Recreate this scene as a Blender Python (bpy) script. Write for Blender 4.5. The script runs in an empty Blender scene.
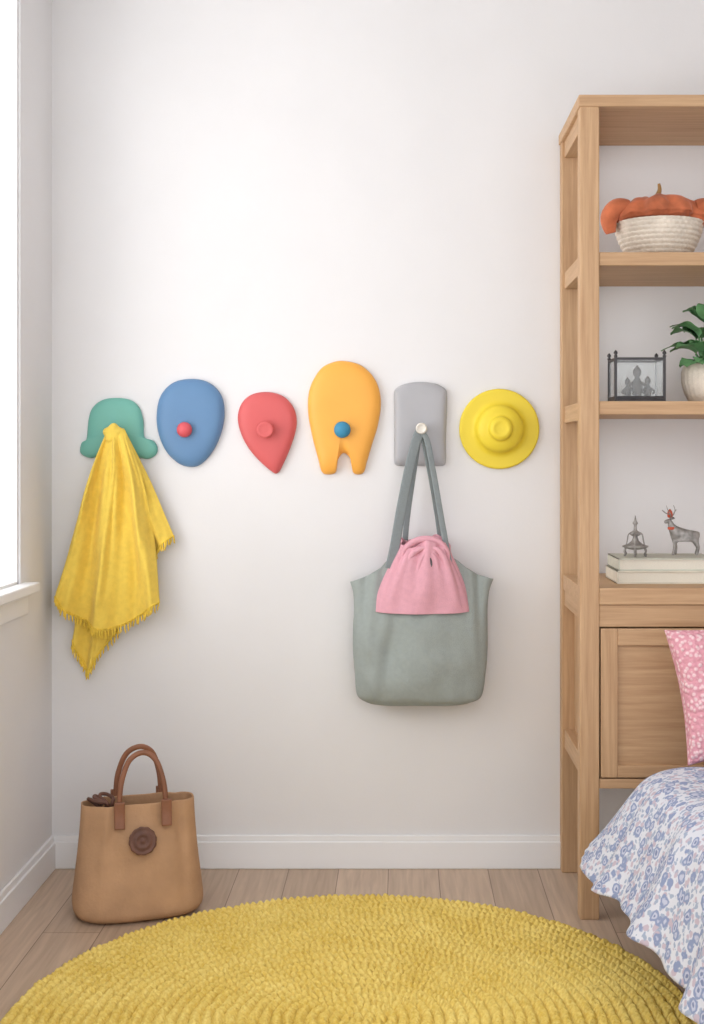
import bpy, bmesh, math, random
from math import sin, cos, pi, sqrt
from mathutils import Vector, Matrix, noise
random.seed(7)
scene = bpy.context.scene

# ------------------------------------------------------------------ helpers
def lin(c):
    o = []
    for v in c:
        v /= 255.0
        o.append(v/12.92 if v <= 0.04045 else ((v+0.055)/1.055)**2.4)
    return (o[0], o[1], o[2], 1)

def new_mat(name):
    m = bpy.data.materials.new(name); m.use_nodes = True
    nt = m.node_tree
    return m, nt, nt.nodes, nt.links, nt.nodes["Principled BSDF"]

def mat(name, col, rough=0.6, var=0.06, vscale=12, bump=0.0, bscale=200, metallic=0, coord="Object", stretch=(1,1,1), spec=0.5, sheen=0, trans=0):
    m, nt, N, L, B = new_mat(name)
    tc = N.new("ShaderNodeTexCoord"); mp = N.new("ShaderNodeMapping")
    mp.inputs["Scale"].default_value = stretch
    L.new(tc.outputs[coord], mp.inputs[0])
    nz = N.new("ShaderNodeTexNoise"); nz.inputs["Scale"].default_value = vscale; nz.inputs["Detail"].default_value = 5
    L.new(mp.outputs[0], nz.inputs["Vector"])
    cr = N.new("ShaderNodeValToRGB")
    c = lin(col)
    cr.color_ramp.elements[0].color = tuple(x*(1-var*2) for x in c[:3])+(1,)
    cr.color_ramp.elements[1].color = tuple(min(1, x*(1+var*2)) for x in c[:3])+(1,)
    cr.color_ramp.elements[0].position = 0.3; cr.color_ramp.elements[1].position = 0.7
    L.new(nz.outputs[0], cr.inputs[0]); L.new(cr.outputs[0], B.inputs["Base Color"])
    B.inputs["Roughness"].default_value = rough
    B.inputs["Metallic"].default_value = metallic
    B.inputs["Specular IOR Level"].default_value = spec
    if sheen: B.inputs["Sheen Weight"].default_value = sheen
    if trans: B.inputs["Transmission Weight"].default_value = trans
    if bump:
        n2 = N.new("ShaderNodeTexNoise"); n2.inputs["Scale"].default_value = bscale; n2.inputs["Detail"].default_value = 3
        L.new(mp.outputs[0], n2.inputs["Vector"])
        b = N.new("ShaderNodeBump"); b.inputs["Strength"].default_value = bump; b.inputs["Distance"].default_value = 0.003
        L.new(n2.outputs[0], b.inputs["Height"]); L.new(b.outputs[0], B.inputs["Normal"])
    return m

def wood(name, c1, c2, stretch, rough=0.55):
    m, nt, N, L, B = new_mat(name)
    tc = N.new("ShaderNodeTexCoord"); mp = N.new("ShaderNodeMapping"); mp.inputs["Scale"].default_value = stretch
    L.new(tc.outputs["Object"], mp.inputs[0])
    nz = N.new("ShaderNodeTexNoise"); nz.inputs["Scale"].default_value = 7; nz.inputs["Detail"].default_value = 8; nz.inputs["Roughness"].default_value = 0.65; nz.inputs["Distortion"].default_value = 0.3
    L.new(mp.outputs[0], nz.inputs["Vector"])
    cr = N.new("ShaderNodeValToRGB"); cr.color_ramp.elements[0].color = lin(c1); cr.color_ramp.elements[1].color = lin(c2)
    cr.color_ramp.elements[0].position = 0.3; cr.color_ramp.elements[1].position = 0.68
    L.new(nz.outputs[0], cr.inputs[0]); L.new(cr.outputs[0], B.inputs["Base Color"])
    B.inputs["Roughness"].default_value = rough; B.inputs["Specular IOR Level"].default_value = 0.3
    b = N.new("ShaderNodeBump"); b.inputs["Strength"].default_value = 0.1; b.inputs["Distance"].default_value = 0.002
    L.new(nz.outputs[0], b.inputs["Height"]); L.new(b.outputs[0], B.inputs["Normal"])
    return m

def link(ob, parent=None):
    scene.collection.objects.link(ob)
    if parent: ob.parent = parent
    return ob

def mesh_obj(name, verts, faces, material, parent=None, smooth=True):
    me = bpy.data.meshes.new(name)
    me.from_pydata([tuple(v) for v in verts], [], faces)
    me.update()
    bm = bmesh.new(); bm.from_mesh(me); bmesh.ops.recalc_face_normals(bm, faces=bm.faces); bm.to_mesh(me); bm.free()
    if smooth: me.polygons.foreach_set("use_smooth", [True]*len(me.polygons))
    ob = bpy.data.objects.new(name, me)
    if material: me.materials.append(material)
    return link(ob, parent)

def empty(name, loc=(0,0,0)):
    e = bpy.data.objects.new(name, None); e.empty_display_size = 0.05
    return link(e)

def box_data(x0,x1,y0,y1,z0,z1,bevel=0.0,seg=2):
    bm = bmesh.new()
    bmesh.ops.create_cube(bm, size=1)
    for v in bm.verts:
        v.co = Vector(((x0+x1)/2+v.co.x*(x1-x0), (y0+y1)/2+v.co.y*(y1-y0), (z0+z1)/2+v.co.z*(z1-z0)))
    if bevel: bmesh.ops.bevel(bm, geom=bm.edges[:], offset=bevel, segments=seg, affect='EDGES', profile=0.5)
    return bm

def boxes(name, lst, material, parent=None, bevel=0.002):
    V=[];F=[]
    for b in lst:
        bm = box_data(*b, bevel=bevel)
        off=len(V); bm.verts.index_update()
        V += [v.co.copy() for v in bm.verts]
        F += [[v.index+off for v in f.verts] for f in bm.faces]
        bm.free()
    return mesh_obj(name, V, F, material, parent, smooth=False)

def catmull(pts, n=8, closed=False):
    P=[Vector(p) for p in pts]; out=[]
    m=len(P)
    rng = range(m) if closed else range(m-1)
    for i in rng:
        if closed: p0,p1,p2,p3=P[(i-1)%m],P[i],P[(i+1)%m],P[(i+2)%m]
        else: p0,p1,p2,p3=P[max(i-1,0)],P[i],P[i+1],P[min(i+2,m-1)]
        for k in range(n):
            t=k/n
            out.append(0.5*((2*p1)+(p2-p0)*t+(2*p0-5*p1+4*p2-p3)*t*t+(3*p1-p0-3*p2+p3)*t**3))
    if not closed: out.append(P[-1].copy())
    return out

def interp(pts, t):
    """piecewise smooth sample of a list of tuples at t in 0..1"""
    m=len(pts)-1; f=max(0,min(1,t))*m; i=min(int(f),m-1); u=f-i
    P=[Vector(p) if hasattr(p,'__len__') else Vector((p,0)) for p in pts]
    p0,p1,p2,p3=P[max(i-1,0)],P[i],P[i+1],P[min(i+2,m)]
    return 0.5*((2*p1)+(p2-p0)*u+(2*p0-5*p1+4*p2-p3)*u*u+(3*p1-p0-3*p2+p3)*u**3)

def sweep_data(path, radius, seg=10, flat=None, wdir=None):
    """tube (or ribbon when flat=(halfwidth, halfthick), wdir = width direction)"""
    P=[Vector(p) for p in path]; V=[];F=[]
    n=len(P); up=None
    for i,p in enumerate(P):
        t=(P[min(i+1,n-1)]-P[max(i-1,0)]).normalized()
        if wdir is not None:
            a=Vector(wdir); a=(a-t*a.dot(t)).normalized()
        else:
            if up is None:
                up=Vector((0,0,1)) if abs(t.z)<0.9 else Vector((1,0,0))
            a=(up-t*up.dot(t)).normalized(); up=a
        b=t.cross(a)
        r=radius[i] if hasattr(radius,'__len__') else radius
        for k in range(seg):
            th=2*pi*k/seg
            if flat:
                c,s=cos(th),sin(th)
                V.append(p+a*flat[0]*(abs(c)**0.5)*(1 if c>0 else -1)+b*flat[1]*(abs(s)**0.5)*(1 if s>0 else -1))
            else: V.append(p+a*r*cos(th)+b*r*sin(th))
    for i in range(n-1):
        for k in range(seg):
            k2=(k+1)%seg
            F.append([i*seg+k,i*seg+k2,(i+1)*seg+k2,(i+1)*seg+k])
    F.append(list(range(seg))[::-1]); F.append([(n-1)*seg+k for k in range(seg)])
    return V,F

def sweep(name,path,radius,material,parent=None,**kw):
    V,F=sweep_data(path,radius,**kw); return mesh_obj(name,V,F,material,parent)

def lathe_data(profile, center, axis='Z', seg=40, lobes=None):
    """profile list of (r, h)"""
    V=[];F=[]; c=Vector(center)
    n=len(profile)
    for (r,h) in profile:
        for k in range(seg):
            th=2*pi*k/seg
            rr=r*(lobes(th,h) if lobes else 1)
            if axis=='Z': V.append(c+Vector((rr*cos(th),rr*sin(th),h)))
            else: V.append(c+Vector((rr*cos(th),-h,rr*sin(th))))
    for i in range(n-1):
        for k in range(seg):
            k2=(k+1)%seg
            F.append([i*seg+k,i*seg+k2,(i+1)*seg+k2,(i+1)*seg+k])
    F.append(list(range(seg))[::-1]); F.append([(n-1)*seg+k for k in range(seg)])
    return V,F

def lathe(name,profile,center,material,parent=None,**kw):
    V,F=lathe_data(profile,center,**kw); return mesh_obj(name,V,F,material,parent)

def merge(*datas):
    V=[];F=[]
    for v,f in datas:
        o=len(V); V+=list(v); F+=[[i+o for i in x] for x in f]
    return V,F

# elevation drawing of the far wall: 330 drawing units per metre
CAMZ=1.25
def el(u,v,s=330.0):
    return ((u-400)/s, CAMZ-(v-455)/s)

# ------------------------------------------------------------------ materials
M_wall = mat("wall_paint",(227,226,227),0.85,0.01,3,0.06,150)
M_trim = mat("trim_paint",(236,236,237),0.5,0.005,3)
M_ceil = mat("ceiling_paint",(240,240,240),0.9,0.005,3)
M_oakV = wood("oak_vertical",(178,141,106),(205,170,133),(12,12,0.5))
M_oakH = wood("oak_horizontal",(178,141,106),(205,170,133),(0.5,12,12))
M_oakD = wood("oak_depth",(178,141,106),(205,170,133),(12,0.5,12))

def floor_mat():
    m, nt, N, L, B = new_mat("floor_planks")
    tc=N.new("ShaderNodeTexCoord"); mp=N.new("ShaderNodeMapping"); mp.inputs["Rotation"].default_value=(0,0,pi/2); mp.inputs["Location"].default_value=(0.3,0.035,0)
    L.new(tc.outputs["Object"],mp.inputs[0])
    br=N.new("ShaderNodeTexBrick"); br.inputs["Scale"].default_value=1; br.inputs["Brick Width"].default_value=1.3; br.inputs["Row Height"].default_value=0.15
    br.inputs["Mortar Size"].default_value=0.0012; br.inputs["Color1"].default_value=lin((204,180,158)); br.inputs["Color2"].default_value=lin((188,164,142)); br.inputs["Mortar"].default_value=lin((130,108,90))
    br.offset=0.37
    L.new(mp.outputs[0],br.inputs["Vector"])
    mp2=N.new("ShaderNodeMapping"); mp2.inputs["Scale"].default_value=(16,0.9,1); L.new(tc.outputs["Object"],mp2.inputs[0])
    nz=N.new("ShaderNodeTexNoise"); nz.inputs["Scale"].default_value=4; nz.inputs["Detail"].default_value=8; nz.inputs["Distortion"].default_value=0.5
    L.new(mp2.outputs[0],nz.inputs["Vector"])
    cr=N.new("ShaderNodeValToRGB"); cr.color_ramp.elements[0].color=(0.80,0.78,0.76,1); cr.color_ramp.elements[1].color=(1.06,1.06,1.06,1); cr.color_ramp.elements[0].position=.3; cr.color_ramp.elements[1].position=.7
    L.new(nz.outputs[0],cr.inputs[0])
    mx=N.new("ShaderNodeMix"); mx.data_type='RGBA'; mx.blend_type='MULTIPLY'; mx.inputs[0].default_value=1
    L.new(br.outputs[0],mx.inputs[6]); L.new(cr.outputs[0],mx.inputs[7]); L.new(mx.outputs[2],B.inputs["Base Color"])
    B.inputs["Roughness"].default_value=0.45
    return m
M_floor=floor_mat()

# ------------------------------------------------------------------ room shell
XL=-1.055; XR=2.1; YF=-4.6; H=2.8
boxes("floor",[(XL-0.1,XR,YF,0.1,-0.1,0)],M_floor,bevel=0)
boxes("wall_back",[(XL-0.1,XR,0,0.1,0,H)],M_wall,bevel=0)
boxes("wall_right",[(XR,XR+0.1,YF,0.1,0,H)],M_wall,bevel=0)
boxes("ceiling",[(XL-0.1,XR+0.1,YF,0.1,H,H+0.1)],M_ceil,bevel=0)
wy0,wy1,wz0,wz1=-2.1,-0.315,0.87,2.62
boxes("wall_left",[(XL-0.06,XL,wy1,0,0,H),(XL-0.06,XL,YF,wy0,0,H),(XL-0.06,XL,wy0,wy1,0,wz0),(XL-0.06,XL,wy0,wy1,wz1,H)],M_wall,bevel=0)
# window
win=empty("window_1")
fx0,fx1=XL-0.03,XL-0.006
ym=(wy0+wy1)/2
boxes("window_frame",[(fx0,fx1,wy1-0.012,wy1,wz0,wz1),(fx0,fx1,wy0,wy0+0.04,wz0,wz1),(fx0,fx1,wy0,wy1,wz0,wz0+0.03),(fx0,fx1,wy0,wy1,wz1-0.04,wz1),(fx0,fx1,ym-0.02,ym+0.02,wz0,wz1)],M_trim,win,bevel=0.002)
boxes("window_sill",[(XL-0.03,XL+0.04,wy0-0.05,-0.262,wz0-0.005,wz0+0.022)],M_trim,win,bevel=0.004)
boxes("window_apron",[(XL,XL+0.012,wy0-0.03,-0.28,wz0-0.065,wz0-0.005)],M_trim,win,bevel=0.002)
# baseboards
def baseboard(name, a):
    boxes(name,a,M_trim,bevel=0.003)
baseboard("baseboard_back",[(XL,XR,-0.016,0,0,0.082),(XL,XR,-0.010,0,0.08,0.1)])
baseboard("baseboard_left",[(XL,XL+0.016,YF,-0.016,0,0.082),(XL,XL+0.010,YF,-0.010,0.08,0.1)])

# ------------------------------------------------------------------ wall hooks
def pillow(name, outline, centre, material, parent, h=0.03, y0=0.0, p=5.0):
    O=catmull([(a,b,0) for a,b in outline],6,closed=True)
    cx,cz=el(*centre)
    pts=[Vector(el(o.x,o.y)) for o in O]
    n=len(pts); V=[];F=[]
    rings=[(0.96,0.0),(0.985,0.003)]
    for k in range(0,15):
        t=k/14; r=cos(t*pi/2)
        rings.append((r, 0.004+ (h-0.004)*((1-r**p)**(1/2.2))))
    for r,hh in rings[:-1]:
        for q in pts:
            V.append((cx+(q.x-cx)*r, y0-hh, cz+(q.y-cz)*r))
    V.append((cx,y0-h,cz)); ci=len(V)-1; m=len(rings)-1
    for i in range(m-1):
        for k in range(n):
            k2=(k+1)%n; F.append([i*n+k,i*n+k2,(i+1)*n+k2,(i+1)*n+k])
    for k in range(n): F.append([(m-1)*n+k,(m-1)*n+(k+1)%n,ci])
    F.append(list(range(n))[::-1])
    return mesh_obj(name,V,F,material,parent)

def knob(parent,u,v,y,r,material,length=0.03,name="knob",ball=False):
    x,z=el(u,v)
    if ball:
        pr=[(r*0.6,0),(r*0.5,length*0.3)]+[(max(0.0004,r*sin(a)),length-r*0.75+r*0.75*(-cos(a))) for a in [0.6+k*(pi-0.6)/12 for k in range(13)]]
    else:
        pr=[(r*0.55,0),(r*0.5,length*0.4),(r*0.8,length*0.5),(r,length*0.65),(r*1.0,length*0.85),(r*0.9,length*0.97),(r*0.75,length*1.0),(r*0.6,length*0.95),(r*0.3,length*0.94),(0.0005,length*0.94)]
    return lathe(name,pr,(x,y,z),material,parent,axis='Y',seg=32)

def ceramic(n,c): return mat(n,c,0.48,0.008,20,0.02,250,spec=0.4)
M_teal=ceramic("teal_glaze",(112,176,162)); M_blue=ceramic("blue_glaze",(98,136,176)); M_red=ceramic("red_glaze",(210,96,96))
M_orange=ceramic("orange_glaze",(242,174,76)); M_grey=ceramic("grey_glaze",(172,172,176)); M_yel=ceramic("yellow_glaze",(232,208,60))
M_redk=ceramic("red_knob_glaze",(212,88,96)); M_bluek=ceramic("blue_knob_glaze",(58,138,174)); M_white=ceramic("white_knob",(225,220,210))

hk=empty("hat_shaped_wall_hook")
pillow("plate",[(81,453),(82,443),(87,439),(89,420),(93,408),(103,400),(117,398),(131,400),(140,408),(144,422),(145,437),(154,441),(158,448),(156,455),(148,459),(135,457),(118,458),(100,457),(90,458)],(117,430),M_teal,hk,0.026)
knob(hk,113,432,-0.02,0.016,M_teal,0.045)
hk=empty("oval_wall_hook")
pillow("plate",[(190,379),(208,382),(221,394),(225,412),(222,432),(214,450),(203,463),(193,467),(180,464),(167,452),(159,434),(157,415),(161,396),(173,383)],(190,424),M_blue,hk,0.034)
knob(hk,187,430,-0.031,0.023,M_redk,0.032,ball=True)
hk=empty("teardrop_wall_hook")
pillow("plate",[(267,392),(283,396),(294,408),(297,424),(292,444),(284,463),(278,473),(271,471),(254,455),(243,438),(238,420),(241,405),(251,395)],(268,425),M_red,hk,0.03)
knob(hk,267,430,-0.027,0.026,M_red,0.032)
hk=empty("elephant_shaped_wall_hook")
pillow("plate",[(344,361),(362,366),(376,381),(381,402),(378,425),(372,445),(367,462),(364,472),(358,474.5),(353,472),(351,460),(344,453),(338,460),(336,472),(329,474.5),(322,472),(318,458),(312,435),(308,410),(310,388),(320,370),(331,363)],(344,415),M_orange,hk,0.034)
knob(hk,343,430,-0.031,0.025,M_bluek,0.032,ball=True)
hk=empty("rectangular_wall_hook")
pillow("plate",[(396,389),(405,384),(420,382),(436,384),(445,389),(447,395),(447,410),(446,440),(446,460),(444,465),(438,466),(420,466),(402,466),(396,465),(394,460),(394,440),(394,410),(394,395)],(420,424),M_grey,hk,0.028,p=8)
knob(hk,421,429,-0.026,0.017,M_white,0.06)
x,z=el(499,429)
hk=empty("round_hat_wall_hook")
prof=catmull([(0.113,0,0),(0.1205,0.006,0),(0.1205,0.012,0),(0.115,0.015,0),(0.098,0.015,0),(0.082,0.017,0),(0.073,0.026,0),(0.069,0.040,0),(0.062,0.050,0),(0.050,0.056,0),(0.040,0.059,0),(0.036,0.064,0),(0.035,0.074,0),(0.032,0.082,0),(0.024,0.087,0),(0.014,0.085,0),(0.001,0.084,0)],4)
lathe("hat_body",[(max(0.0004,p.x),p.y) for p in prof],(x,0,z),M_yel,hk,axis='Y',seg=72)

# ------------------------------------------------------------------ towel
M_towel=mat("yellow_linen",(238,206,92),0.9,0.03,60,0.45,420,sheen=0.1,spec=0.1)
M_fringe=mat("yellow_fringe",(234,200,80),0.95,0.08,60,spec=0.1)
def sheet(name,Lp,Rp,Bp,y0,folds,amp,phase,parent,material,s=338.0,nu=90,nv=100,fringe=None,y1=None):
    V=[];F=[]
    Le,Re=Vector(Lp[-1]),Vector(Rp[-1])
    def pos(u,v):
        a=interp(Lp,v); b=interp(Rp,v); p=a.lerp(b,u)
        bt=interp(Bp,u); p=p+(bt-Le.lerp(Re,u))*(v**2.5)
        x,z=el(p.x,p.y,s)
        w=min(1,v*2.2)
        uu=u+0.05*sin(v*4+phase)
        f=sin(2*pi*folds*uu+phase+0.6*sin(v*3))+0.5*sin(2*pi*(folds*1.7*uu-0.7*v)+phase*2)+0.18*sin(2*pi*(folds*3.3*uu+0.9*v)+phase*3)
        yy=y0+(y1-y0)*v if y1 is not None else y0
        y=yy-amp*w*f - 0.012*sin(pi*u)*(1-v) + 0.008*noise.noise(Vector((x*12,z*9,phase)))+0.0015*noise.noise(Vector((x*45,z*30,phase)))
        x+=0.3*amp*w*cos(2*pi*folds*u+phase)*(1 if 0.03<u<0.97 else 0.3)
        return Vector((x,min(y,-0.008),z))
    for j in range(nv+1):
        for i in range(nu+1): V.append(pos(i/nu,j/nv))
    for j in range(nv):
        for i in range(nu):
            a=j*(nu+1)+i; F.append([a,a+1,a+nu+2,a+nu+1])
    ob=mesh_obj(name,V,F,material,parent)
    m=ob.modifiers.new("t",'SOLIDIFY'); m.thickness=0.003; m.offset=0
    if fringe:
        D=[]
        for k in range(fringe):
            u=(k+0.5)/fringe; p=pos(u,1.0)
            q=[p+Vector((0,-0.002,0.006))]
            dx=random.uniform(-.004,.004); ll=random.uniform(0.016,0.024)
            for t in range(1,5): q.append(p+Vector((dx*t/4+random.uniform(-.001,.001),-0.002+random.uniform(-.001,.001),-ll*t/4)))
            D.append(sweep_data(q,[0.0026,0.0024,0.0027,0.0022,0.0010],seg=6))
        # knotted hem line
        hem=[pos(k/80,0.985)+Vector((0,-0.003,0)) for k in range(81)]
        D.append(sweep_data(hem,0.0022,seg=6))
        V,F=merge(*D); mesh_obj(name+"_fringe",V,F,M_fringe,parent)
tw=empty("yellow_towel")
sheet("back_fold",[(112,430),(118,500),(128,560)],[(120,428),(148,484),(171,538)],[(128,563),(146,560),(156,548),(171,538)],-0.042,1.5,0.008,0.5,tw,M_towel,fringe=22)
sheet("tail_fold",[(108,430),(88,520),(68,646)],[(118,430),(118,540),(114,634)],[(68,644),(76,664),(83,675),(95,658),(114,634)],-0.036,1.5,0.010,2.0,tw,M_towel,fringe=26)
sheet("front_fold",[(106,430),(92,468),(72,535),(54,598)],[(124,430),(142,482),(153,545),(159,604)],[(54,598),(68,615),(88,629),(112,631),(136,618),(159,604)],-0.076,2.4,0.018,0.9,tw,M_towel,fringe=46,y1=-0.070)
kx,kz=el(114,434,336)
lathe("knob_cover",[(0.001,0.0),(0.02,0.004),(0.030,0.014),(0.029,0.024),(0.021,0.034),(0.008,0.039),(0.0005,0.040)],(kx,-0.055,kz),M_towel,tw,axis='Y',seg=40,lobes=lambda t,h:1+0.1*sin(5*t))

# ------------------------------------------------------------------ tote bag
M_tote=mat("grey_canvas",(158,166,163),0.9,0.02,80,0.5,400,sheen=0.05,spec=0.1)
M_strap=mat("grey_strap",(140,148,150),0.9,0.02,80,0.5,400,spec=0.1)
M_pink=mat("pink_cotton",(222,166,179),0.9,0.02,80,0.4,400,sheen=0.05,spec=0.1)
M_dark=mat("slit_shade",(96,90,94),0.9,0.05,9)  # dark colour standing in for the shade inside the pouch opening
tote=empty("tote_bag")
S=340.0
def spow(c,e): return (abs(c)**e)*(1 if c>=0 else -1)
nu=180; nv=110; V=[];F=[]
Lo=[(366,704),(357,697),(355,676),(353,652),(353,630),(354,610),(353,594),(350,583)]
Ro=[(472,704),(482,698),(486,676),(488,652),(488,630),(488,610),(490,594),(494,583)]
dep=[(0.035,0),(0.050,0),(0.060,0),(0.062,0),(0.056,0),(0.044,0),(0.028,0),(0.012,0)]
rimp=[(0,583),(0.06,580),(0.13,576),(0.2,570),(0.25,562),(0.30,558),(0.5,570),(0.70,558),(0.75,561),(0.82,569),(0.9,576),(1,580)]
def rimf(t):
    for a,b in zip(rimp,rimp[1:]):
        if t<=b[0]:
            k=(t-a[0])/(b[0]-a[0]); return a[1]+(b[1]-a[1])*k
    return 582
yc=-0.070
def gauss(x,s): return math.exp(-(x/s)**2)
for j in range(nv+1):
    v=j/nv
    l=interp(Lo,v); r=interp(Ro,v); d=interp(dep,v).x
    for i in range(nu):
        th=2*pi*i/nu
        cx=(l.x+r.x)/2; hw=(r.x-l.x)/2
        px=cx+hw*spow(cos(th),0.75)
        t=(px-352)/140.0
        base=l.y+(r.y-l.y)*((px-l.x)/(max(1,r.x-l.x)))
        top=rimf(max(0,min(1,t)))
        py=base+(top-583)*(v**2)
        x,z=el(px,py,S)
        y=yc-d*spow(sin(th),0.8)
        nn=noise.noise(Vector((x*7,z*6,3+sin(th))))*0.020+noise.noise(Vector((x*18+z*9,z*11-x*4,8)))*0.008
        q=1-v
        c1=0.011*gauss(px-(376-q*14),6)*v**2 - 0.012*gauss(px-(366-q*8),5)*v**2
        c2=0.011*gauss(px-(470+q*8),5)*v**2 - 0.013*gauss(px-(479+q*2),4)*v**2
        c3=0.006*gauss(px-(396-q*30),7)*v*q*4 - 0.006*gauss(px-(408-q*30),7)*v*q*4
        y-= (nn+c1+c2+c3)*min(1,abs(sin(th))*1.3)*(1 if sin(th)>0 else -0.5)
        V.append((x,min(y,-0.006),z))
for j in range(nv):
    for i in range(nu):
        i2=(i+1)%nu; F.append([j*nu+i,j*nu+i2,(j+1)*nu+i2,(j+1)*nu+i])
b0=[V[i] for i in range(nu)]
cx=sum(b[0] for b in b0)/nu; cy=sum(b[1] for b in b0)/nu
idx=len(V)
for k,(r,dz) in enumerate([(0.93,-0.004),(0.8,-0.007),(0.5,-0.008)]):
    for b in b0: V.append((cx+(b[0]-cx)*r,cy+(b[1]-cy)*r,b[2]+dz))
prev=0
for k in range(3):
    cur=idx+k*nu
    for i in range(nu):
        i2=(i+1)%nu; F.append([prev+i,prev+i2,cur+i2,cur+i])
    prev=cur
F.append([prev+i for i in range(nu)])
ob=mesh_obj("canvas_body",V,F,M_tote,tote)
m=ob.modifiers.new("t",'SOLIDIFY'); m.thickness=0.003; m.offset=0
# pink gathered pouch
V=[];F=[]; nv2=60
PL=[(373,612),(376,600),(382,583),(390,566),(397,553),(401,545)]
PR=[(471,610),(468,599),(463,583),(456,566),(450,553),(449,543)]
pd=[(0.062,0),(0.063,0),(0.062,0),(0.057,0),(0.049,0),(0.041,0)]
def gath(th,v): return 1+0.12*v**1.2*sin(9*th+2*v)+0.06*v*sin(17*th+1)
for j in range(nv2+1):
    v=j/nv2; l=interp(PL,v); r=interp(PR,v); d=interp(pd,v).x
    for i in range(nu):
        th=2*pi*i/nu
        g=gath(th,v)
        px=(l.x+r.x)/2+(r.x-l.x)/2*spow(cos(th),0.9)*(1+0.4*(g-1))
        py=(l.y+r.y)/2 + v**3*(3.0*sin(3*th+1)+1.5*sin(7*th)) - (5*v**3*max(0,-sin(th)))+2*(1-v)**2*max(0,sin(th))
        x,z=el(px,py,S)
        y=yc-0.010-d*spow(sin(th),0.65)*g-noise.noise(Vector((x*14,z*9,1)))*0.010*sin(th)
        V.append((x,min(y,-0.008),z))
for j in range(nv2):
    for i in range(nu):
        i2=(i+1)%nu; F.append([j*nu+i,j*nu+i2,(j+1)*nu+i2,(j+1)*nu+i])
ob=mesh_obj("pink_drawstring_pouch",V,F,M_pink,tote)
m=ob.modifiers.new("t",'SOLIDIFY'); m.thickness=0.003; m.offset=0
V=[];F=[]; K=14
for k in range(K+1):
    r=1-k/K*0.97
    for i in range(nu):
        th=2*pi*i/nu
        g=gath(th,1)
        px=425+20*cos(th)*r*(1+0.4*(g-1)); py=545+ (1-r)*18+ (3.0*sin(3*th+1)+1.5*sin(7*th))*r
        x,z=el(px,py,S); y=yc-0.012-0.038*sin(th)*r*g
        V.append((x,min(y,-0.01),z))
for j in range(K):
    for i in range(nu):
        i2=(i+1)%nu; F.append([j*nu+i,j*nu+i2,(j+1)*nu+i2,(j+1)*nu+i])
mesh_obj("gathered_opening",V,F,M_pink,tote)
# rolled, gathered rim of the pouch: overlapping soft folds around a slit of painted shade
folds=[([(401,566),(404,553),(412,545),(424,541),(438,543),(448,552),(450,562)],-0.112,0.010),
       ([(402,584),(407,566),(415,554),(425,550),(430,552)],-0.121,0.0090),
       ([(426,551),(437,551),(445,560),(449,574),(453,586)],-0.122,0.0095),
       ([(415,592),(418,575),(421,563),(426,555),(429,553)],-0.1265,0.0070),
       ([(427,553),(435,558),(438,568),(439,580),(444,592)],-0.1270,0.0068)]
for n,(pts,yy,rr) in enumerate(folds):
    path=catmull([(el(a,b,S+8)[0],yy-0.004*k/len(pts),el(a,b,S+8)[1]) for k,(a,b) in enumerate(pts)],6)
    L_=len(path); sweep("pouch_fold_%d"%(n+1),path,[rr*(0.12+0.88*sin(pi*(k+0.5)/L_)**0.7) for k in range(L_)],M_pink,tote,seg=14)
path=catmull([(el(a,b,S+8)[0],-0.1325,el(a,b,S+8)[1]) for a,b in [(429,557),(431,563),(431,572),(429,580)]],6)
sweep("pouch_slit_shade",path,[0.0008+0.0050*sin(pi*k/(len(path)-1)) for k in range(len(path))],M_dark,tote,seg=10)  # solid dark spindle painted as the shade in the slit, no real hole
def strap(name,pts,hw,mat_):
    path=catmull([(el(a,b,338)[0],y,el(a,b,338)[1]) for a,b,y in pts],10)
    sweep(name,path,0.01,mat_,tote,flat=(hw,0.0022),wdir=(1,0.25,0),seg=12)
strap("strap_front",[(390,568,-0.108),(395,545,-0.104),(401,510,-0.092),(409,470,-0.080),(416,442,-0.074),(420,431,-0.072)],0.015,M_strap)
strap("strap_front_return",[(420,431,-0.071),(427,440,-0.073),(433,470,-0.080),(439,505,-0.092),(445,540,-0.104),(449,562,-0.108)],0.009,M_strap)
strap("strap_back",[(404,560,-0.036),(407,520,-0.045),(414,470,-0.055),(420,430,-0.062)],0.009,M_strap)
strap("strap_back_return",[(421,430,-0.062),(429,470,-0.055),(436,510,-0.045),(443,560,-0.036)],0.006,M_strap)

# ------------------------------------------------------------------ leather handbag
M_kraft=mat("tan_leather",(184,146,112),0.7,0.05,14,0.4,120,spec=0.2)
M_brown=mat("brown_leather",(140,92,66),0.55,0.08,20,0.2,150)
M_dbrown=mat("dark_brown_leather",(104,70,58),0.6,0.12,40,0.3,120)
hb=empty("leather_handbag")
C=Vector((-0.722,-0.345,0)); R=Matrix.Rotation(math.radians(17),3,'Z')
def hbp(x,y,z): 
    return C+R@Vector((x,y,0))+Vector((0,0,z))
prof=[(0.001,0.090,0.07),(0.003,0.150,0.104),(0.014,0.169,0.120),(0.035,0.176,0.124),(0.08,0.172,0.116),(0.15,0.164,0.096),(0.21,0.158,0.075),(0.26,0.154,0.058),(0.302,0.152,0.050)]
V=[];F=[]; nu=120
pp=[interp([Vector(p) for p in prof],k/70) for k in range(71)]
def hbsurf(th,q,off=0):
    x=(q.y+off)*spow(cos(th),0.62); y=-(q.z+off)*spow(sin(th),0.7)
    w=min(1,q.x/0.2)
    n=noise.noise(Vector((x*8,q.x*8,y*5)))*0.014*w+0.005*noise.noise(Vector((x*22,q.x*14,y*20)))*w
    crease=0.008*gauss(x+0.115-q.x*0.1,0.012)*w-0.007*gauss(x-0.12+q.x*0.05,0.012)*w
    return hbp(x,y-(n+crease)*(1 if sin(th)>0 else -1),q.x)
for q in pp:
    for i in range(nu): V.append(hbsurf(2*pi*i/nu,q))
n=len(pp)
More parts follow.
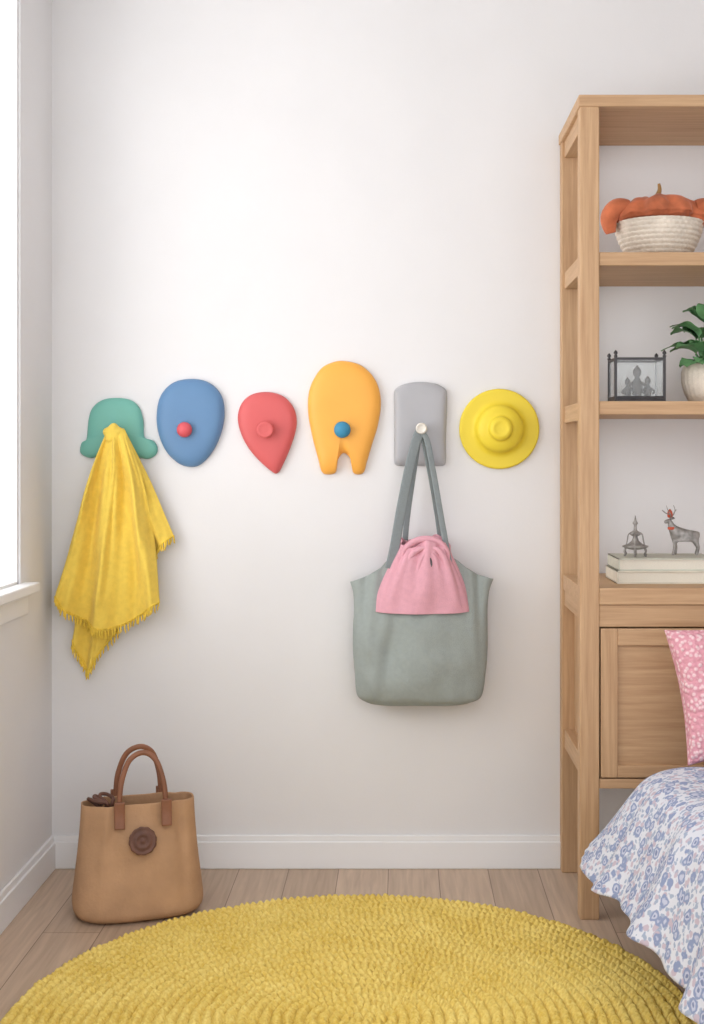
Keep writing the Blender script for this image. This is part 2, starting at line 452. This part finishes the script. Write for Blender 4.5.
for j in range(n-1):
    for i in range(nu):
        i2=(i+1)%nu; F.append([j*nu+i,j*nu+i2,(j+1)*nu+i2,(j+1)*nu+i])
F.append(list(range(nu)))
ob=mesh_obj("bag_body",V,F,M_kraft,hb)
m=ob.modifiers.new("t",'SOLIDIFY'); m.thickness=0.004; m.offset=-1
q=Vector((0.270,0.147,0.048)); mesh_obj("lining",[hbsurf(2*pi*i/nu,q,-0.003) for i in range(nu)],[list(range(nu))],M_dbrown,hb)
for s,nm in ((-1,"front"),(1,"back")):
    yb=s*0.062
    pts=[(-0.055,yb,0.255),(-0.055,yb,0.305),(-0.049,yb*0.9,0.365),(-0.027,yb*0.7,0.420),(0.010,yb*0.6,0.438),(0.043,yb*0.7,0.418),(0.062,yb*0.9,0.365),(0.069,yb,0.305),(0.070,yb,0.255)]
    path=catmull([hbp(*p) for p in pts],8)
    sweep("handle_"+nm,path,0.0075,M_brown,hb,seg=12)
    for k,xx in enumerate((-0.055,0.070)):
        path=[hbp(xx,yb+s*0.010,0.315),hbp(xx,yb+s*0.010,0.28),hbp(xx,yb+s*0.018,0.245)]
        path=catmull(path,6)
        sweep("handle_tab_%s_%d"%(nm,k+1),path,0.01,M_brown,hb,flat=(0.014,0.004),wdir=R@Vector((1,0,0)),seg=14)
mc=hbp(0.004,-0.094,0.214)
V,F=lathe_data([(0.034,-0.01),(0.037,0.002),(0.037,0.005),(0.033,0.008),(0.031,0.0065),(0.024,0.0065),(0.022,0.009),(0.014,0.009),(0.012,0.0065),(0.006,0.0065),(0.004,0.009),(0.0005,0.009)],(0,0,0),axis='Y',seg=40,lobes=lambda t,h:1+0.03*sin(12*t))
RT=R@Matrix.Rotation(math.radians(-12),3,'X')
V=[RT@v+mc for v in V]; mesh_obj("round_medallion",V,F,M_dbrown,hb)
D=[]
for k in range(3):
    a=[hbp(-0.120+0.02*k,0.01*k-0.02,0.275)]
    for t in range(1,7):
        a.append(hbp(-0.115+0.015*k+0.018*sin(t*1.1+k),0.02*cos(t*1.3+k)-0.01,0.282+0.032*sin(pi*t/7)+0.004*k))
    a.append(hbp(-0.09+0.01*k,0.0,0.272))
    D.append(sweep_data(catmull(a,6),0.005,seg=8))
V,F=merge(*D); mesh_obj("coiled_strap",V,F,M_dbrown,hb)

# ------------------------------------------------------------------ rug
def rug_mat():
    m, nt, N, L, B = new_mat("yellow_wool")
    tc=N.new("ShaderNodeTexCoord")
    nz=N.new("ShaderNodeTexNoise"); nz.inputs["Scale"].default_value=140; nz.inputs["Detail"].default_value=3; L.new(tc.outputs["Object"],nz.inputs["Vector"])
    n3=N.new("ShaderNodeTexNoise"); n3.inputs["Scale"].default_value=7; L.new(tc.outputs["Object"],n3.inputs["Vector"])
    cr=N.new("ShaderNodeValToRGB"); cr.color_ramp.elements[0].color=lin((220,188,88)); cr.color_ramp.elements[1].color=lin((242,220,134))
    cr.color_ramp.elements[0].position=.25; cr.color_ramp.elements[1].position=.75
    ad=N.new("ShaderNodeMath"); ad.operation='ADD'; L.new(nz.outputs[0],ad.inputs[0])
    mu=N.new("ShaderNodeMath"); mu.operation='MULTIPLY_ADD'; mu.inputs[1].default_value=0.5; mu.inputs[2].default_value=-0.25; L.new(n3.outputs[0],mu.inputs[0]); L.new(mu.outputs[0],ad.inputs[1])
    L.new(ad.outputs[0],cr.inputs[0]); L.new(cr.outputs[0],B.inputs["Base Color"])
    B.inputs["Roughness"].default_value=0.95; B.inputs["Specular IOR Level"].default_value=0.1
    b=N.new("ShaderNodeBump"); b.inputs["Strength"].default_value=0.5; b.inputs["Distance"].default_value=0.003
    L.new(nz.outputs[0],b.inputs["Height"]); L.new(b.outputs[0],B.inputs["Normal"])
    return m
M_rug=rug_mat()
RC=Vector((-0.105,-1.055,0)); RR=0.775; pitch=0.0255
rows=int(RR/pitch); V=[];F=[]
nth=1800; nr=rows*10
offs=[random.random()*6.28 for _ in range(rows+2)]
for j in range(nr+1):
    r=RR*j/nr
    for i in range(nth):
        th=2*pi*i/nth
        x=r*cos(th); y=r*sin(th)
        rj=r+0.004*noise.noise(Vector((x*20,y*20,7)))+0.0020*noise.noise(Vector((x*60,y*60,3)))
        row=max(0,min(int(rj/pitch),rows)); fr=max(0,min(1,(rj/pitch)-row))
        nk=max(6,int(2*pi*(row+0.5)*pitch/0.0175))
        rowh=sqrt(max(0,1-(2*fr-1)**2))
        # plaited strands: slanted lobes, direction alternating on each half of the braid
        sl=abs(fr-0.5)*2.4
        lob=0.52+0.48*abs(sin(nk*th/2+offs[row]+sl+0.8*noise.noise(Vector((x*25,y*25,row)))))**0.8
        wob=0.0035*noise.noise(Vector((x*38,y*38,0)))+0.0035*noise.noise(Vector((x*100,y*100,4)))
        edge=min(1,(RR-r)/0.012)
        z=0.001+edge*(0.004+0.021*rowh*lob+wob)
        er=1+0.004*noise.noise(Vector((cos(th)*30,sin(th)*30,2)))
        V.append((RC.x+x*er,RC.y+y*er,max(0.001,z)))
for j in range(nr):
    for i in range(nth):
        i2=(i+1)%nth; F.append((j*nth+i,j*nth+i2,(j+1)*nth+i2,(j+1)*nth+i))
me=bpy.data.meshes.new("round_rug"); me.from_pydata(V,[],F); me.update()
me.polygons.foreach_set("use_smooth",[True]*len(me.polygons)); me.materials.append(M_rug)
link(bpy.data.objects.new("round_rug",me))

# ------------------------------------------------------------------ shelving unit
sh=empty("oak_bookshelf")
x0,x1=0.484,1.42; pw=0.052; yf,yb=-0.43,-0.004; T=2.218
zs2,zs3,zs4=1.796,1.395,0.8925
boxes("posts",[(x0,x0+pw,yf,yf+0.05,0,T-0.03),(x0,x0+pw,yb-0.045,yb,0,T-0.03),(x1-pw,x1,yf,yf+0.05,0,T-0.03),(x1-pw,x1,yb-0.045,yb,0,T-0.03)],M_oakV,sh,0.003)
boxes("top_board",[(x0-0.004,x1+0.004,yf-0.004,yb,T-0.032,T)],M_oakH,sh,0.003)
for k,z in enumerate((zs2,zs3)):
    boxes("shelf_board_%d"%(k+1),[(x0+pw,x1-pw,yf+0.004,yb,z-0.036,z)],M_oakH,sh,0.002)
boxes("side_rails",[(x0+0.008,x0+pw-0.008,yf+0.05,yb-0.045,z-0.05,z) for z in (T-0.03,zs2,zs3)]+[(x1-pw+0.008,x1-0.008,yf+0.05,yb-0.045,z-0.05,z) for z in (T-0.03,zs2,zs3)]
      +[(x0+0.008,x0+pw-0.008,yf+0.05,yb-0.045,0.375,0.43),(x0+0.008,x0+pw-0.008,yf+0.05,yb-0.045,0.80,0.885)],M_oakD,sh,0.002)
boxes("counter_board",[(x0+pw,x1-pw,yf-0.002,yb,zs4-0.045,zs4),(x0+0.004,x0+pw,yf+0.05,yb-0.045,zs4-0.045,zs4)],M_oakH,sh,0.002)
boxes("cabinet_rail",[(x0+pw,x1-pw,yf+0.004,yf+0.024,0.787,zs4-0.046),(x0+pw,x1-pw,yf+0.004,yf+0.024,0.352,0.378)],M_oakH,sh,0.002)
boxes("cabinet_carcass",[(x0+pw,x1-pw,yf+0.03,yb,0.352,0.372),(x0+pw,x1-pw,yb-0.012,yb,0.37,0.85),(x0+pw-0.015,x0+pw,yf+0.03,yb,0.352,0.85),(x1-pw,x1-pw+0.015,yf+0.03,yb,0.352,0.85)],M_oakV,sh,0.001)
dx0,dx1,dz0,dz1=x0+pw+0.004,0.975,0.382,0.783
st=0.046
for n,(a,b) in enumerate(((dx0,dx1),(dx1+0.004,x1-pw-0.004))):
    boxes("door_stiles_%d"%(n+1),[(a,a+st,yf+0.002,yf+0.022,dz0,dz1),(b-st,b,yf+0.002,yf+0.022,dz0,dz1)],M_oakV,sh,0.002)
    boxes("door_rails_%d"%(n+1),[(a+st,b-st,yf+0.002,yf+0.022,dz1-st,dz1),(a+st,b-st,yf+0.002,yf+0.022,dz0,dz0+st*0.7)],M_oakH,sh,0.002)
    boxes("door_panel_%d"%(n+1),[(a+st,b-st,yf+0.012,yf+0.02,dz0+st*0.7,dz1-st)],M_oakH,sh,0.001)

# ------------------------------------------------------------------ bowl + pumpkin
M_cream=mat("cream_stoneware",(226,216,202),0.8,0.05,30,0.6,160,spec=0.2)
M_rust=mat("rust_velvet",(198,112,76),0.75,0.16,18,0.35,60,sheen=0.2,spec=0.2)
M_stem=mat("pumpkin_stem",(170,130,80),0.8,0.1,40,0.3,80)
bx,by,bz=0.732,-0.25,zs2
bw=empty("woven_bowl")
bp=[(0.055,0.0),(0.070,0.002),(0.092,0.025),(0.108,0.055),(0.118,0.085),(0.122,0.108)]
prf=[]
for k in range(101):
    q=interp([Vector(p) for p in bp],k/100); prf.append((q.x+0.003*abs(sin(q.y*pi/0.0125)),q.y))
prf+=[(0.118,0.110),(0.113,0.10),(0.10,0.06),(0.07,0.02),(0.001,0.015)]
lathe("coiled_body",prf,(bx,by,bz),M_cream,bw,seg=168,lobes=lambda t,h:1+0.012*sin(42*t+pi*int(h/0.0125)))
pk=empty("fabric_pumpkin")
V=[];F=[];nu,nv=140,50
for j in range(nv+1):
    ph=pi*j/nv
    for i in range(nu):
        th=2*pi*i/nu
        lob=1-0.13*(abs(cos(th*4.5+0.3)))**4
        side=max(0,abs(cos(th))-0.75)/0.25
        r=0.128*sin(ph)**0.7*lob*(1+0.15*side)
        z=(0.060*cos(ph)*(0.75+0.25*lob) if ph<pi/2 else 0.022*cos(ph))-0.014*math.exp(-(ph/0.35)**2)
        z-=0.020*side*sin(ph) - 0.004*noise.noise(Vector((cos(th)*4,sin(th)*4,ph*3)))
        if ph>pi/2: r*=0.93
        V.append((bx+r*cos(th)*1.0,by+r*sin(th)*0.95,bz+0.126+z+0.006*noise.noise(Vector((r*cos(th)*40,r*sin(th)*40,z*30)))))
for j in range(nv):
    for i in range(nu):
        i2=(i+1)%nu; F.append([j*nu+i,j*nu+i2,(j+1)*nu+i2,(j+1)*nu+i])
mesh_obj("pumpkin_body",V,F,M_rust,pk)
for s in (-1,1):
    a=[(bx+s*0.090,by-0.05,bz+0.146),(bx+s*0.125,by-0.045,bz+0.144),(bx+s*0.146,by-0.035,bz+0.116),(bx+s*0.140,by-0.03,bz+0.076)]
    sweep("drooping_lobe_%d"%(1 if s<0 else 2),catmull(a,6),[0.014+0.014*sin(pi*min(1,(k+2)/20)) for k in range(19)],M_rust,pk,seg=14)
sweep("stem",catmull([(bx,by,bz+0.160),(bx-0.003,by,bz+0.184),(bx+0.003,by,bz+0.204),(bx+0.001,by,bz+0.222)],5),[0.010-0.0004*k for k in range(16)],M_stem,pk,seg=8)

# ------------------------------------------------------------------ lantern box
M_iron=mat("dark_metal",(66,64,66),0.4,0.1,30,metallic=0.5)
M_silver=mat("pewter",(150,146,142),0.4,0.2,60,metallic=0.35)
M_glass,nt_,N_,L_,B_=new_mat("clear_glass")
B_.inputs["Transmission Weight"].default_value=0.92; B_.inputs["Roughness"].default_value=0.02; B_.inputs["IOR"].default_value=1.4
B_.inputs["Base Color"].default_value=(0.93,0.96,0.97,1)
ln=empty("glass_lantern")
lx0,lx1,ly0,ly1,lz=0.602,0.738,-0.30,-0.19,zs3
e=0.0036; D=[]
for a in (lx0,lx1):
    for b in (ly0,ly1):
        D.append((a-e,a+e,b-e,b+e,lz,lz+0.130))
for zz in (lz+0.016,lz+0.124):
    for b in (ly0,ly1): D.append((lx0,lx1,b-e*.8,b+e*.8,zz-e,zz+e))
    for a in (lx0,lx1): D.append((a-e*.8,a+e*.8,ly0,ly1,zz-e,zz+e))
D.append((lx0-.003,lx1+.003,ly0-.003,ly1+.003,lz,lz+0.012))
boxes("metal_frame",D,M_iron,ln,0.0008)
boxes("glass_panes",[(lx0+.003,lx1-.003,ly0+.001,ly0+.003,lz+.016,lz+.122),(lx0+.001,lx0+.003,ly0+.005,ly1-.005,lz+.016,lz+.122),(lx1-.003,lx1-.001,ly0+.005,ly1-.005,lz+.016,lz+.122),(lx0+.003,lx1-.003,ly1-.003,ly1-.001,lz+.016,lz+.122)],M_glass,ln,0)
D=[]
for a in (lx0,lx1):
    for b in (ly0,ly1): D.append(lathe_data([(0.003,0),(0.006,0.004),(0.003,0.008),(0.006,0.012),(0.005,0.016),(0.001,0.021)],(a,b,lz+0.127),seg=10))
V,F=merge(*D); mesh_obj("finials",V,F,M_iron,ln)
D=[]
for fx,fs in ((0.645,1.0),(0.672,1.45),(0.702,1.05)):
    D.append(lathe_data([(0.014*fs,0.012),(0.014*fs,0.016),(0.008*fs,0.018),(0.011*fs,0.030*fs+0.004),(0.008*fs,0.045*fs),(0.004*fs,0.052*fs),(0.008*fs,0.058*fs),(0.008*fs,0.066*fs),(0.003*fs,0.072*fs),(0.0005,0.076*fs)],(fx,-0.245,lz),seg=18))
    for s in (-1,1):
        D.append(sweep_data(catmull([(fx+s*0.008*fs,-0.247,lz+0.042*fs),(fx+s*0.017*fs,-0.250,lz+0.034*fs),(fx+s*0.012*fs,-0.258,lz+0.028*fs)],4),0.0028*fs,seg=6))
V,F=merge(*D); mesh_obj("tiny_figurines",V,F,mat("dark_pewter",(96,92,90),0.4,0.2,60,metallic=0.3),ln)

# ------------------------------------------------------------------ potted plant
M_leaf=mat("leaf_green",(104,150,102),0.5,0.22,14,0.1,60,spec=0.4)
M_soil=mat("soil",(70,52,40),0.95,0.2,60,0.6,90)
pl=empty("potted_plant")
px_,py_,pz_=0.880,-0.245,zs3
lathe("pot",[(0.045,0),(0.058,0.002),(0.072,0.03),(0.080,0.06),(0.080,0.09),(0.074,0.108),(0.072,0.113),(0.066,0.111),(0.068,0.10),(0.001,0.098)],(px_,py_,pz_),M_cream,pl,seg=112,lobes=lambda t,h:1+0.016*sin(28*t)*(1 if 0.01<h<0.1 else 0))
lathe("soil",[(0.066,0.098),(0.05,0.104),(0.001,0.106)],(px_,py_,pz_),M_soil,pl,seg=24)
def leaf(az,tilt,L_,W_,stem,droop=1.0):
    nL,nW=14,6; V=[];F=[]
    d=Vector((cos(az),sin(az),0)); s=Vector((-sin(az),cos(az),0))
    p=Vector((px_,py_,pz_+0.1))+d*0.015; ang=tilt+0.3
    st=[]
    for k in range(6):
        st.append(p.copy()); p=p+(d*cos(ang)+Vector((0,0,1))*sin(ang))*stem/5
    st0=sweep_data(st,0.0028,seg=6)
    p=st[-1].copy(); ang=tilt
    for a in range(nL+1):
        t=a/nL; w=W_*(max(0,sin(pi*min(1,t**0.7))))**0.75+0.0005
        dirv=d*cos(ang)+Vector((0,0,1))*sin(ang); nrm=dirv.cross(s)
        for b in range(-nW//2,nW//2+1):
            q=b/(nW/2)
            V.append(p+s*w*q+nrm*(0.22*w*abs(q))+nrm*0.003*sin(t*14)*abs(q))
        p=p+dirv*L_/nL; ang-=droop/nL
    c=nW+1
    for a in range(nL):
        for b in range(nW): F.append([a*c+b,a*c+b+1,(a+1)*c+b+1,(a+1)*c+b])
    return merge((V,F),st0)
D=[]
for k in range(36):
    az=k*2.399+0.3; lev=(k%4)
    D.append(leaf(az,[0.35,0.75,1.05,1.3][lev]+random.uniform(-.12,.12),random.uniform(0.080,0.105),random.uniform(0.034,0.044),[0.02,0.05,0.09,0.13][lev],[1.1,1.4,1.6,1.7][lev]))
V,F=merge(*D); V=[Vector((v.x,min(v.y,-0.02),min(v.z,zs2-0.06))) for v in V]
mesh_obj("leaves",V,F,M_leaf,pl)

# ------------------------------------------------------------------ books & figurines
M_page=mat("book_pages",(232,226,212),0.8,0.05,200,0.2,300,stretch=(1,1,20))
M_cover=mat("cream_book_cover",(222,216,200),0.6,0.04,20); M_cover2=mat("sage_book_cover",(206,206,192),0.6,0.04,20)
bk=empty("stack_of_books")
def book(n,x0,x1,y0,y1,z0,z1,cm):
    boxes("cover_%d"%n,[(x0,x1,y0,y1,z0,z0+.004),(x0,x1,y0,y1,z1-.004,z1),(x0,x0+.004,y0,y1,z0,z1)],cm,bk,0.001)
    boxes("pages_%d"%n,[(x0+.003,x1-.004,y0+.005,y1-.005,z0+.003,z1-.003)],M_page,bk,0)
book(1,0.602,0.90,-0.325,-0.13,zs4,zs4+0.036,M_cover)
book(2,0.607,0.88,-0.32,-0.135,zs4+0.036,zs4+0.070,M_cover2)
zb=zs4+0.070
cf=empty("pewter_carousel_figurine")
cx_,cy_=0.668,-0.24
D=[lathe_data([(0.002,0.018),(0.018,0.02),(0.036,0.026),(0.037,0.030),(0.02,0.036),(0.010,0.044),(0.006,0.056),(0.016,0.062),(0.016,0.066),(0.005,0.074),(0.004,0.088),(0.008,0.094),(0.004,0.100),(0.0005,0.116)],(cx_,cy_,zb),seg=28)]
for k in range(6):
    a=k*pi/3+.3; c,s=cos(a),sin(a)
    D.append(sweep_data(catmull([(cx_+.03*c,cy_+.03*s,zb+.027),(cx_+.034*c,cy_+.034*s,zb+.014),(cx_+.030*c,cy_+.030*s,zb+.006),(cx_+.036*c,cy_+.036*s,zb+.0025)],5),0.0028,seg=6))
    D.append(sweep_data(catmull([(cx_+.008*c,cy_+.008*s,zb+.07),(cx_+.022*c,cy_+.022*s,zb+.062),(cx_+.026*c,cy_+.026*s,zb+.045),(cx_+.030*c,cy_+.030*s,zb+.030)],5),0.0016,seg=6))
V,F=merge(*D); mesh_obj("carousel_body",V,F,M_silver,cf)

def skin_obj(name,verts,edges,radii,material,parent,root=0,sub=2):
    me=bpy.data.meshes.new(name); me.from_pydata(verts,edges,[]); me.update()
    ob=bpy.data.objects.new(name,me); link(ob,parent)
    m=ob.modifiers.new("skin",'SKIN'); 
    sv=me.skin_vertices[0].data
    for i,r in enumerate(radii):
        sv[i].radius=(r,r) if not hasattr(r,'__len__') else r
        sv[i].use_root=(i==root)
    m.use_smooth_shade=True
    s=ob.modifiers.new("sub",'SUBSURF'); s.levels=sub; s.render_levels=sub
    me.materials.append(material)
    return ob
dr=empty("deer_figurine")
dx,dy=0.802,-0.24
def dp(x,y,z): return (dx+x*1.05,dy+y,zb+z*1.08)
vs=[dp(0.032,0,0.055),dp(0.002,0,0.053),dp(-0.022,0,0.058),dp(-0.032,0,0.078),dp(-0.034,0,0.094),dp(-0.050,0,0.089),
    dp(0.034,-.010,0.040),dp(0.041,-.011,0.022),dp(0.035,-.011,0.003),
    dp(0.034,.010,0.040),dp(0.043,.011,0.022),dp(0.038,.011,0.003),
    dp(-0.022,-.010,0.040),dp(-0.024,-.010,0.022),dp(-0.028,-.010,0.003),
    dp(-0.020,.010,0.040),dp(-0.015,.010,0.022),dp(-0.018,.010,0.003),
    dp(0.046,0,0.064)]
es=[(0,1),(1,2),(2,3),(3,4),(4,5),(0,6),(6,7),(7,8),(0,9),(9,10),(10,11),(2,12),(12,13),(13,14),(2,15),(15,16),(16,17),(0,18)]
rs=[.017,.016,.019,.010,.009,.0045,.008,.004,.0045,.008,.004,.0045,.007,.004,.0045,.007,.004,.0045,.003]
skin_obj("deer_body",vs,es,rs,M_silver,dr,root=1)
D=[]
for s in (-1,1):
    D.append(sweep_data(catmull([dp(-.034,s*.004,.099),dp(-.028+s*.006,s*.010,.110),dp(-.030+s*.012,s*.012,.122),dp(-.034+s*.012,s*.012,.134)],5),[.0022-.0001*k for k in range(16)],seg=6))
    D.append(sweep_data(catmull([dp(-.028+s*.006,s*.010,.110),dp(-.034+s*.014,s*.014,.114),dp(-.036+s*.022,s*.014,.122)],5),.0015,seg=6))
    D.append(sweep_data([dp(-.032,s*.006,.097),dp(-.029+s*.006,s*.014,.100),dp(-.027+s*.010,s*.018,.099)],[.003,.004,.001],seg=8))
V,F=merge(*D); mesh_obj("antlers_and_ears",V,F,M_silver,dr)
V,F=merge(lathe_data([(0.001,0),(0.007,0.003),(0.0085,0.012),(0.006,0.02),(0.001,0.026)],dp(-.034,0,.100),seg=16),lathe_data([(0.011,0),(0.012,0.004),(0.011,0.008)],dp(-.029,0,.070),seg=16))
mesh_obj("red_ornament",V,F,mat("red_enamel",(198,88,60),0.4),dr)

# ------------------------------------------------------------------ bed
def floral():
    m, nt, N, L, B = new_mat("floral_cotton")
    tc=N.new("ShaderNodeTexCoord")
    nz=N.new("ShaderNodeTexNoise"); nz.inputs["Scale"].default_value=55; L.new(tc.outputs["Object"],nz.inputs["Vector"])
    mp=N.new("ShaderNodeMix"); mp.data_type='RGBA'; mp.blend_type='LINEAR_LIGHT'; mp.inputs[0].default_value=0.009
    L.new(tc.outputs["Object"],mp.inputs[6]); L.new(nz.outputs["Color"],mp.inputs[7])
    def layer(scale,th0,th1,loc,prev,col):
        mm=N.new("ShaderNodeMapping"); mm.inputs["Location"].default_value=loc; L.new(mp.outputs[2],mm.inputs[0])
        v=N.new("ShaderNodeTexVoronoi"); v.inputs["Scale"].default_value=scale; L.new(mm.outputs[0],v.inputs["Vector"])
        r=N.new("ShaderNodeMapRange"); r.inputs[1].default_value=th0; r.inputs[2].default_value=th1; r.inputs[3].default_value=1; r.inputs[4].default_value=0
        L.new(v.outputs["Distance"],r.inputs[0])
        x=N.new("ShaderNodeMix"); x.data_type='RGBA'; L.new(r.outputs[0],x.inputs[0])
        if isinstance(prev,tuple): x.inputs[6].default_value=prev
        else: L.new(prev,x.inputs[6])
        x.inputs[7].default_value=lin(col)
        return x.outputs[2]
    c=layer(74,0.36,0.44,(0.3,0.1,0),lin((216,218,226)),(164,176,197))
    c=layer(48,0.32,0.38,(0.7,0.45,0.3),c,(196,182,194))
    c=layer(31,0.40,0.46,(0,0,0),c,(142,154,186))
    c=layer(31,0.24,0.30,(0,0,0),c,(194,198,215))
    c=layer(31,0.12,0.17,(0,0,0),c,(128,138,171))
    L.new(c,B.inputs["Base Color"]); B.inputs["Roughness"].default_value=0.9; B.inputs["Specular IOR Level"].default_value=0.15
    n2=N.new("ShaderNodeTexNoise"); n2.inputs["Scale"].default_value=14; n2.inputs["Detail"].default_value=4; L.new(tc.outputs["Object"],n2.inputs["Vector"])
    b=N.new("ShaderNodeBump"); b.inputs["Strength"].default_value=0.35; b.inputs["Distance"].default_value=0.01; L.new(n2.outputs[0],b.inputs["Height"]); L.new(b.outputs[0],B.inputs["Normal"])
    return m
M_floral=floral()
bed=empty("bed")
bx0,bx1,by0,by1=0.665,1.60,-2.65,-0.725
boxes("bed_base",[(bx0+.02,bx1-.02,by0+.02,by1-.02,0.16,0.24)]+[(a,a+.05,b,b+.05,0,0.165) for a in (bx0+.04,bx1-.09) for b in (by0+.04,by1-.09)],M_oakH,bed,0.003)
boxes("mattress",[(bx0+.005,bx1-.005,by0+.005,by1-.005,0.24,0.465)],mat("mattress_ticking",(235,235,235),0.9,0.02,10),bed,0.03)
path=[]
rc=0.09
def corner(cx,cy,a0,a1,n=20):
    return [(cx+rc*cos(a0+(a1-a0)*k/n),cy+rc*sin(a0+(a1-a0)*k/n),cos(a0+(a1-a0)*k/n),sin(a0+(a1-a0)*k/n)) for k in range(n+1)]
def seg(p,q,nx,ny,n):
    return [(p[0]+(q[0]-p[0])*k/n,p[1]+(q[1]-p[1])*k/n,nx,ny) for k in range(1,n)]
path+=corner(bx0+rc,by1-rc,pi,pi/2)
path+=seg((bx0+rc,by1),(bx1-rc,by1),0,1,50)
path+=corner(bx1-rc,by1-rc,pi/2,0)
path+=seg((bx1,by1-rc),(bx1,by0+rc),1,0,90)
path+=corner(bx1-rc,by0+rc,0,-pi/2)
path+=seg((bx1-rc,by0),(bx0+rc,by0),0,-1,50)
path+=corner(bx0+rc,by0+rc,-pi/2,-pi)
path+=seg((bx0,by0+rc),(bx0,by1-rc),-1,0,150)
rp=[(-0.38,0.483),(-0.2,0.484),(-0.06,0.483),(0.0,0.480),(0.035,0.470),(0.062,0.448),(0.085,0.408),(0.112,0.352),(0.142,0.290),(0.176,0.232)]
V=[];F=[]
n=len(path); s_acc=0; S_=[]
for k,p in enumerate(path):
    if k: s_acc+=sqrt((p[0]-path[k-1][0])**2+(p[1]-path[k-1][1])**2)+ (0.006 if abs(p[2])*abs(p[3])>1e-3 else 0)
    S_.append(s_acc)
NR=60
for j in range(NR+1):
    q=interp(rp,j/NR)
    w=max(0,(q.x)/0.16)
    for k,p in enumerate(path):
        s=S_[k]
        rip=(0.016*sin(s*19+0.8)+0.008*sin(s*43+2+w)+0.006*noise.noise(Vector((s*9,w,3))))*w**1.3
        top=0.007*noise.noise(Vector((p[0]*5+q.x*6,p[1]*5,0)))+0.004*noise.noise(Vector((p[0]*16,p[1]*16+q.x*12,2)))
        near=max(0,min(1,(-0.95-p[1])/0.5))            # hangs straighter towards the foot of the bed
        cornr=max(0,-p[2])*max(0,p[3])*2               # flares at the corner
        o=q.x*(1+0.35*cornr-0.40*near+0.08)+rip if q.x>0 else q.x
        if p[3]>0.3: o=min(o,0.235)
        x=p[0]+p[2]*o; y=p[1]+p[3]*o
        if y>-0.445: y=-0.445
        z=q.y+top+0.010*sin(s*9)*w**2
        V.append((x,y,z))
for j in range(NR):
    for k in range(n):
        k2=(k+1)%n; F.append([j*n+k,j*n+k2,(j+1)*n+k2,(j+1)*n+k])
F.append(list(range(n)))
ob=mesh_obj("floral_coverlet",V,F,M_floral,bed)
m=ob.modifiers.new("t",'SOLIDIFY'); m.thickness=0.005; m.offset=1

# ------------------------------------------------------------------ pink cushion
def cushmat():
    m, nt, N, L, B = new_mat("pink_knit")
    tc=N.new("ShaderNodeTexCoord")
    v=N.new("ShaderNodeTexVoronoi"); v.inputs["Scale"].default_value=80; L.new(tc.outputs["Object"],v.inputs["Vector"])
    cr=N.new("ShaderNodeValToRGB"); e=cr.color_ramp.elements
    e[0].position=0.26; e[0].color=lin((238,206,210)); e[1].position=0.50; e[1].color=lin((220,158,170))
    L.new(v.outputs["Distance"],cr.inputs[0]); L.new(cr.outputs[0],B.inputs["Base Color"])
    B.inputs["Roughness"].default_value=0.95; B.inputs["Specular IOR Level"].default_value=0.1
    b=N.new("ShaderNodeBump"); b.invert=True; b.inputs["Strength"].default_value=0.9; b.inputs["Distance"].default_value=0.006
    L.new(v.outputs["Distance"],b.inputs["Height"]); L.new(b.outputs[0],B.inputs["Normal"])
    return m
M_cush=cushmat()
V=[];F=[]; n=150; hs=0.185
Rc=Matrix.Rotation(math.radians(-14),3,'X')@Matrix.Rotation(math.radians(-7),3,'Y')
cc=Vector((0.878,-0.635,0.662))
for side in (1,-1):
    for j in range(n+1):
        for i in range(n+1):
            u=2*i/n-1; v=2*j/n-1
            pin=1-0.09*(1-v*v)*abs(u)**3
            pin2=1-0.09*(1-u*u)*abs(v)**3
            th=(max(0,(1-u**4)*(1-v**4)))**0.45*0.065
            bob=0.0035*(abs(sin(u*pi*11))*abs(sin(v*pi*11)))*min(1,th/0.02)
            p=Vector((u*hs*pin,-side*(th+bob),v*0.170*pin2))
            V.append(Rc@p+cc)
N1=(n+1)**2
for s in (0,1):
    for j in range(n):
        for i in range(n):
            a=s*N1+j*(n+1)+i; F.append([a,a+1,a+n+2,a+n+1] if s==0 else [a,a+n+1,a+n+2,a+1])
ob=mesh_obj("pink_knitted_cushion",V,F,M_cush)
bm=bmesh.new(); bm.from_mesh(ob.data); bmesh.ops.remove_doubles(bm,verts=bm.verts,dist=0.0005); bmesh.ops.recalc_face_normals(bm,faces=bm.faces); bm.to_mesh(ob.data); bm.free()

# ------------------------------------------------------------------ light
w=bpy.data.worlds.new("world"); scene.world=w; w.use_nodes=True
bg=w.node_tree.nodes["Background"]; bg.inputs[0].default_value=(0.985,0.99,1,1); bg.inputs[1].default_value=2.1
def area(name,loc,rot,sx,sy,power,col=(1,1,1)):
    l=bpy.data.lights.new(name,'AREA'); l.shape='RECTANGLE'; l.size=sx; l.size_y=sy; l.energy=power; l.color=col
    o=bpy.data.objects.new(name,l); o.location=loc; o.rotation_euler=rot; link(o); return o
area("window_daylight",(XL-1.2,-1.7,1.4),(0,math.radians(-90),0),2.2,2.2,37,(1,0.99,0.98))
area("overhead_fill",(0.3,-3.8,2.75),(0,0,0),1.8,1.4,17,(1,0.985,0.97))  # added soft fill above and out of view, not a known fixture

# ------------------------------------------------------------------ camera
cam=bpy.data.cameras.new("camera"); co=bpy.data.objects.new("camera",cam); link(co)
co.location=(0,-3.8,CAMZ); co.rotation_euler=(math.radians(90),0,0)
cam.sensor_fit='HORIZONTAL'; cam.sensor_width=36; cam.lens=36*1254/704
cam.shift_x=-48/704; cam.shift_y=-57/704
cam.clip_start=0.05
scene.camera=co
scene.view_settings.view_transform='Standard'
scene.view_settings.exposure=0.0
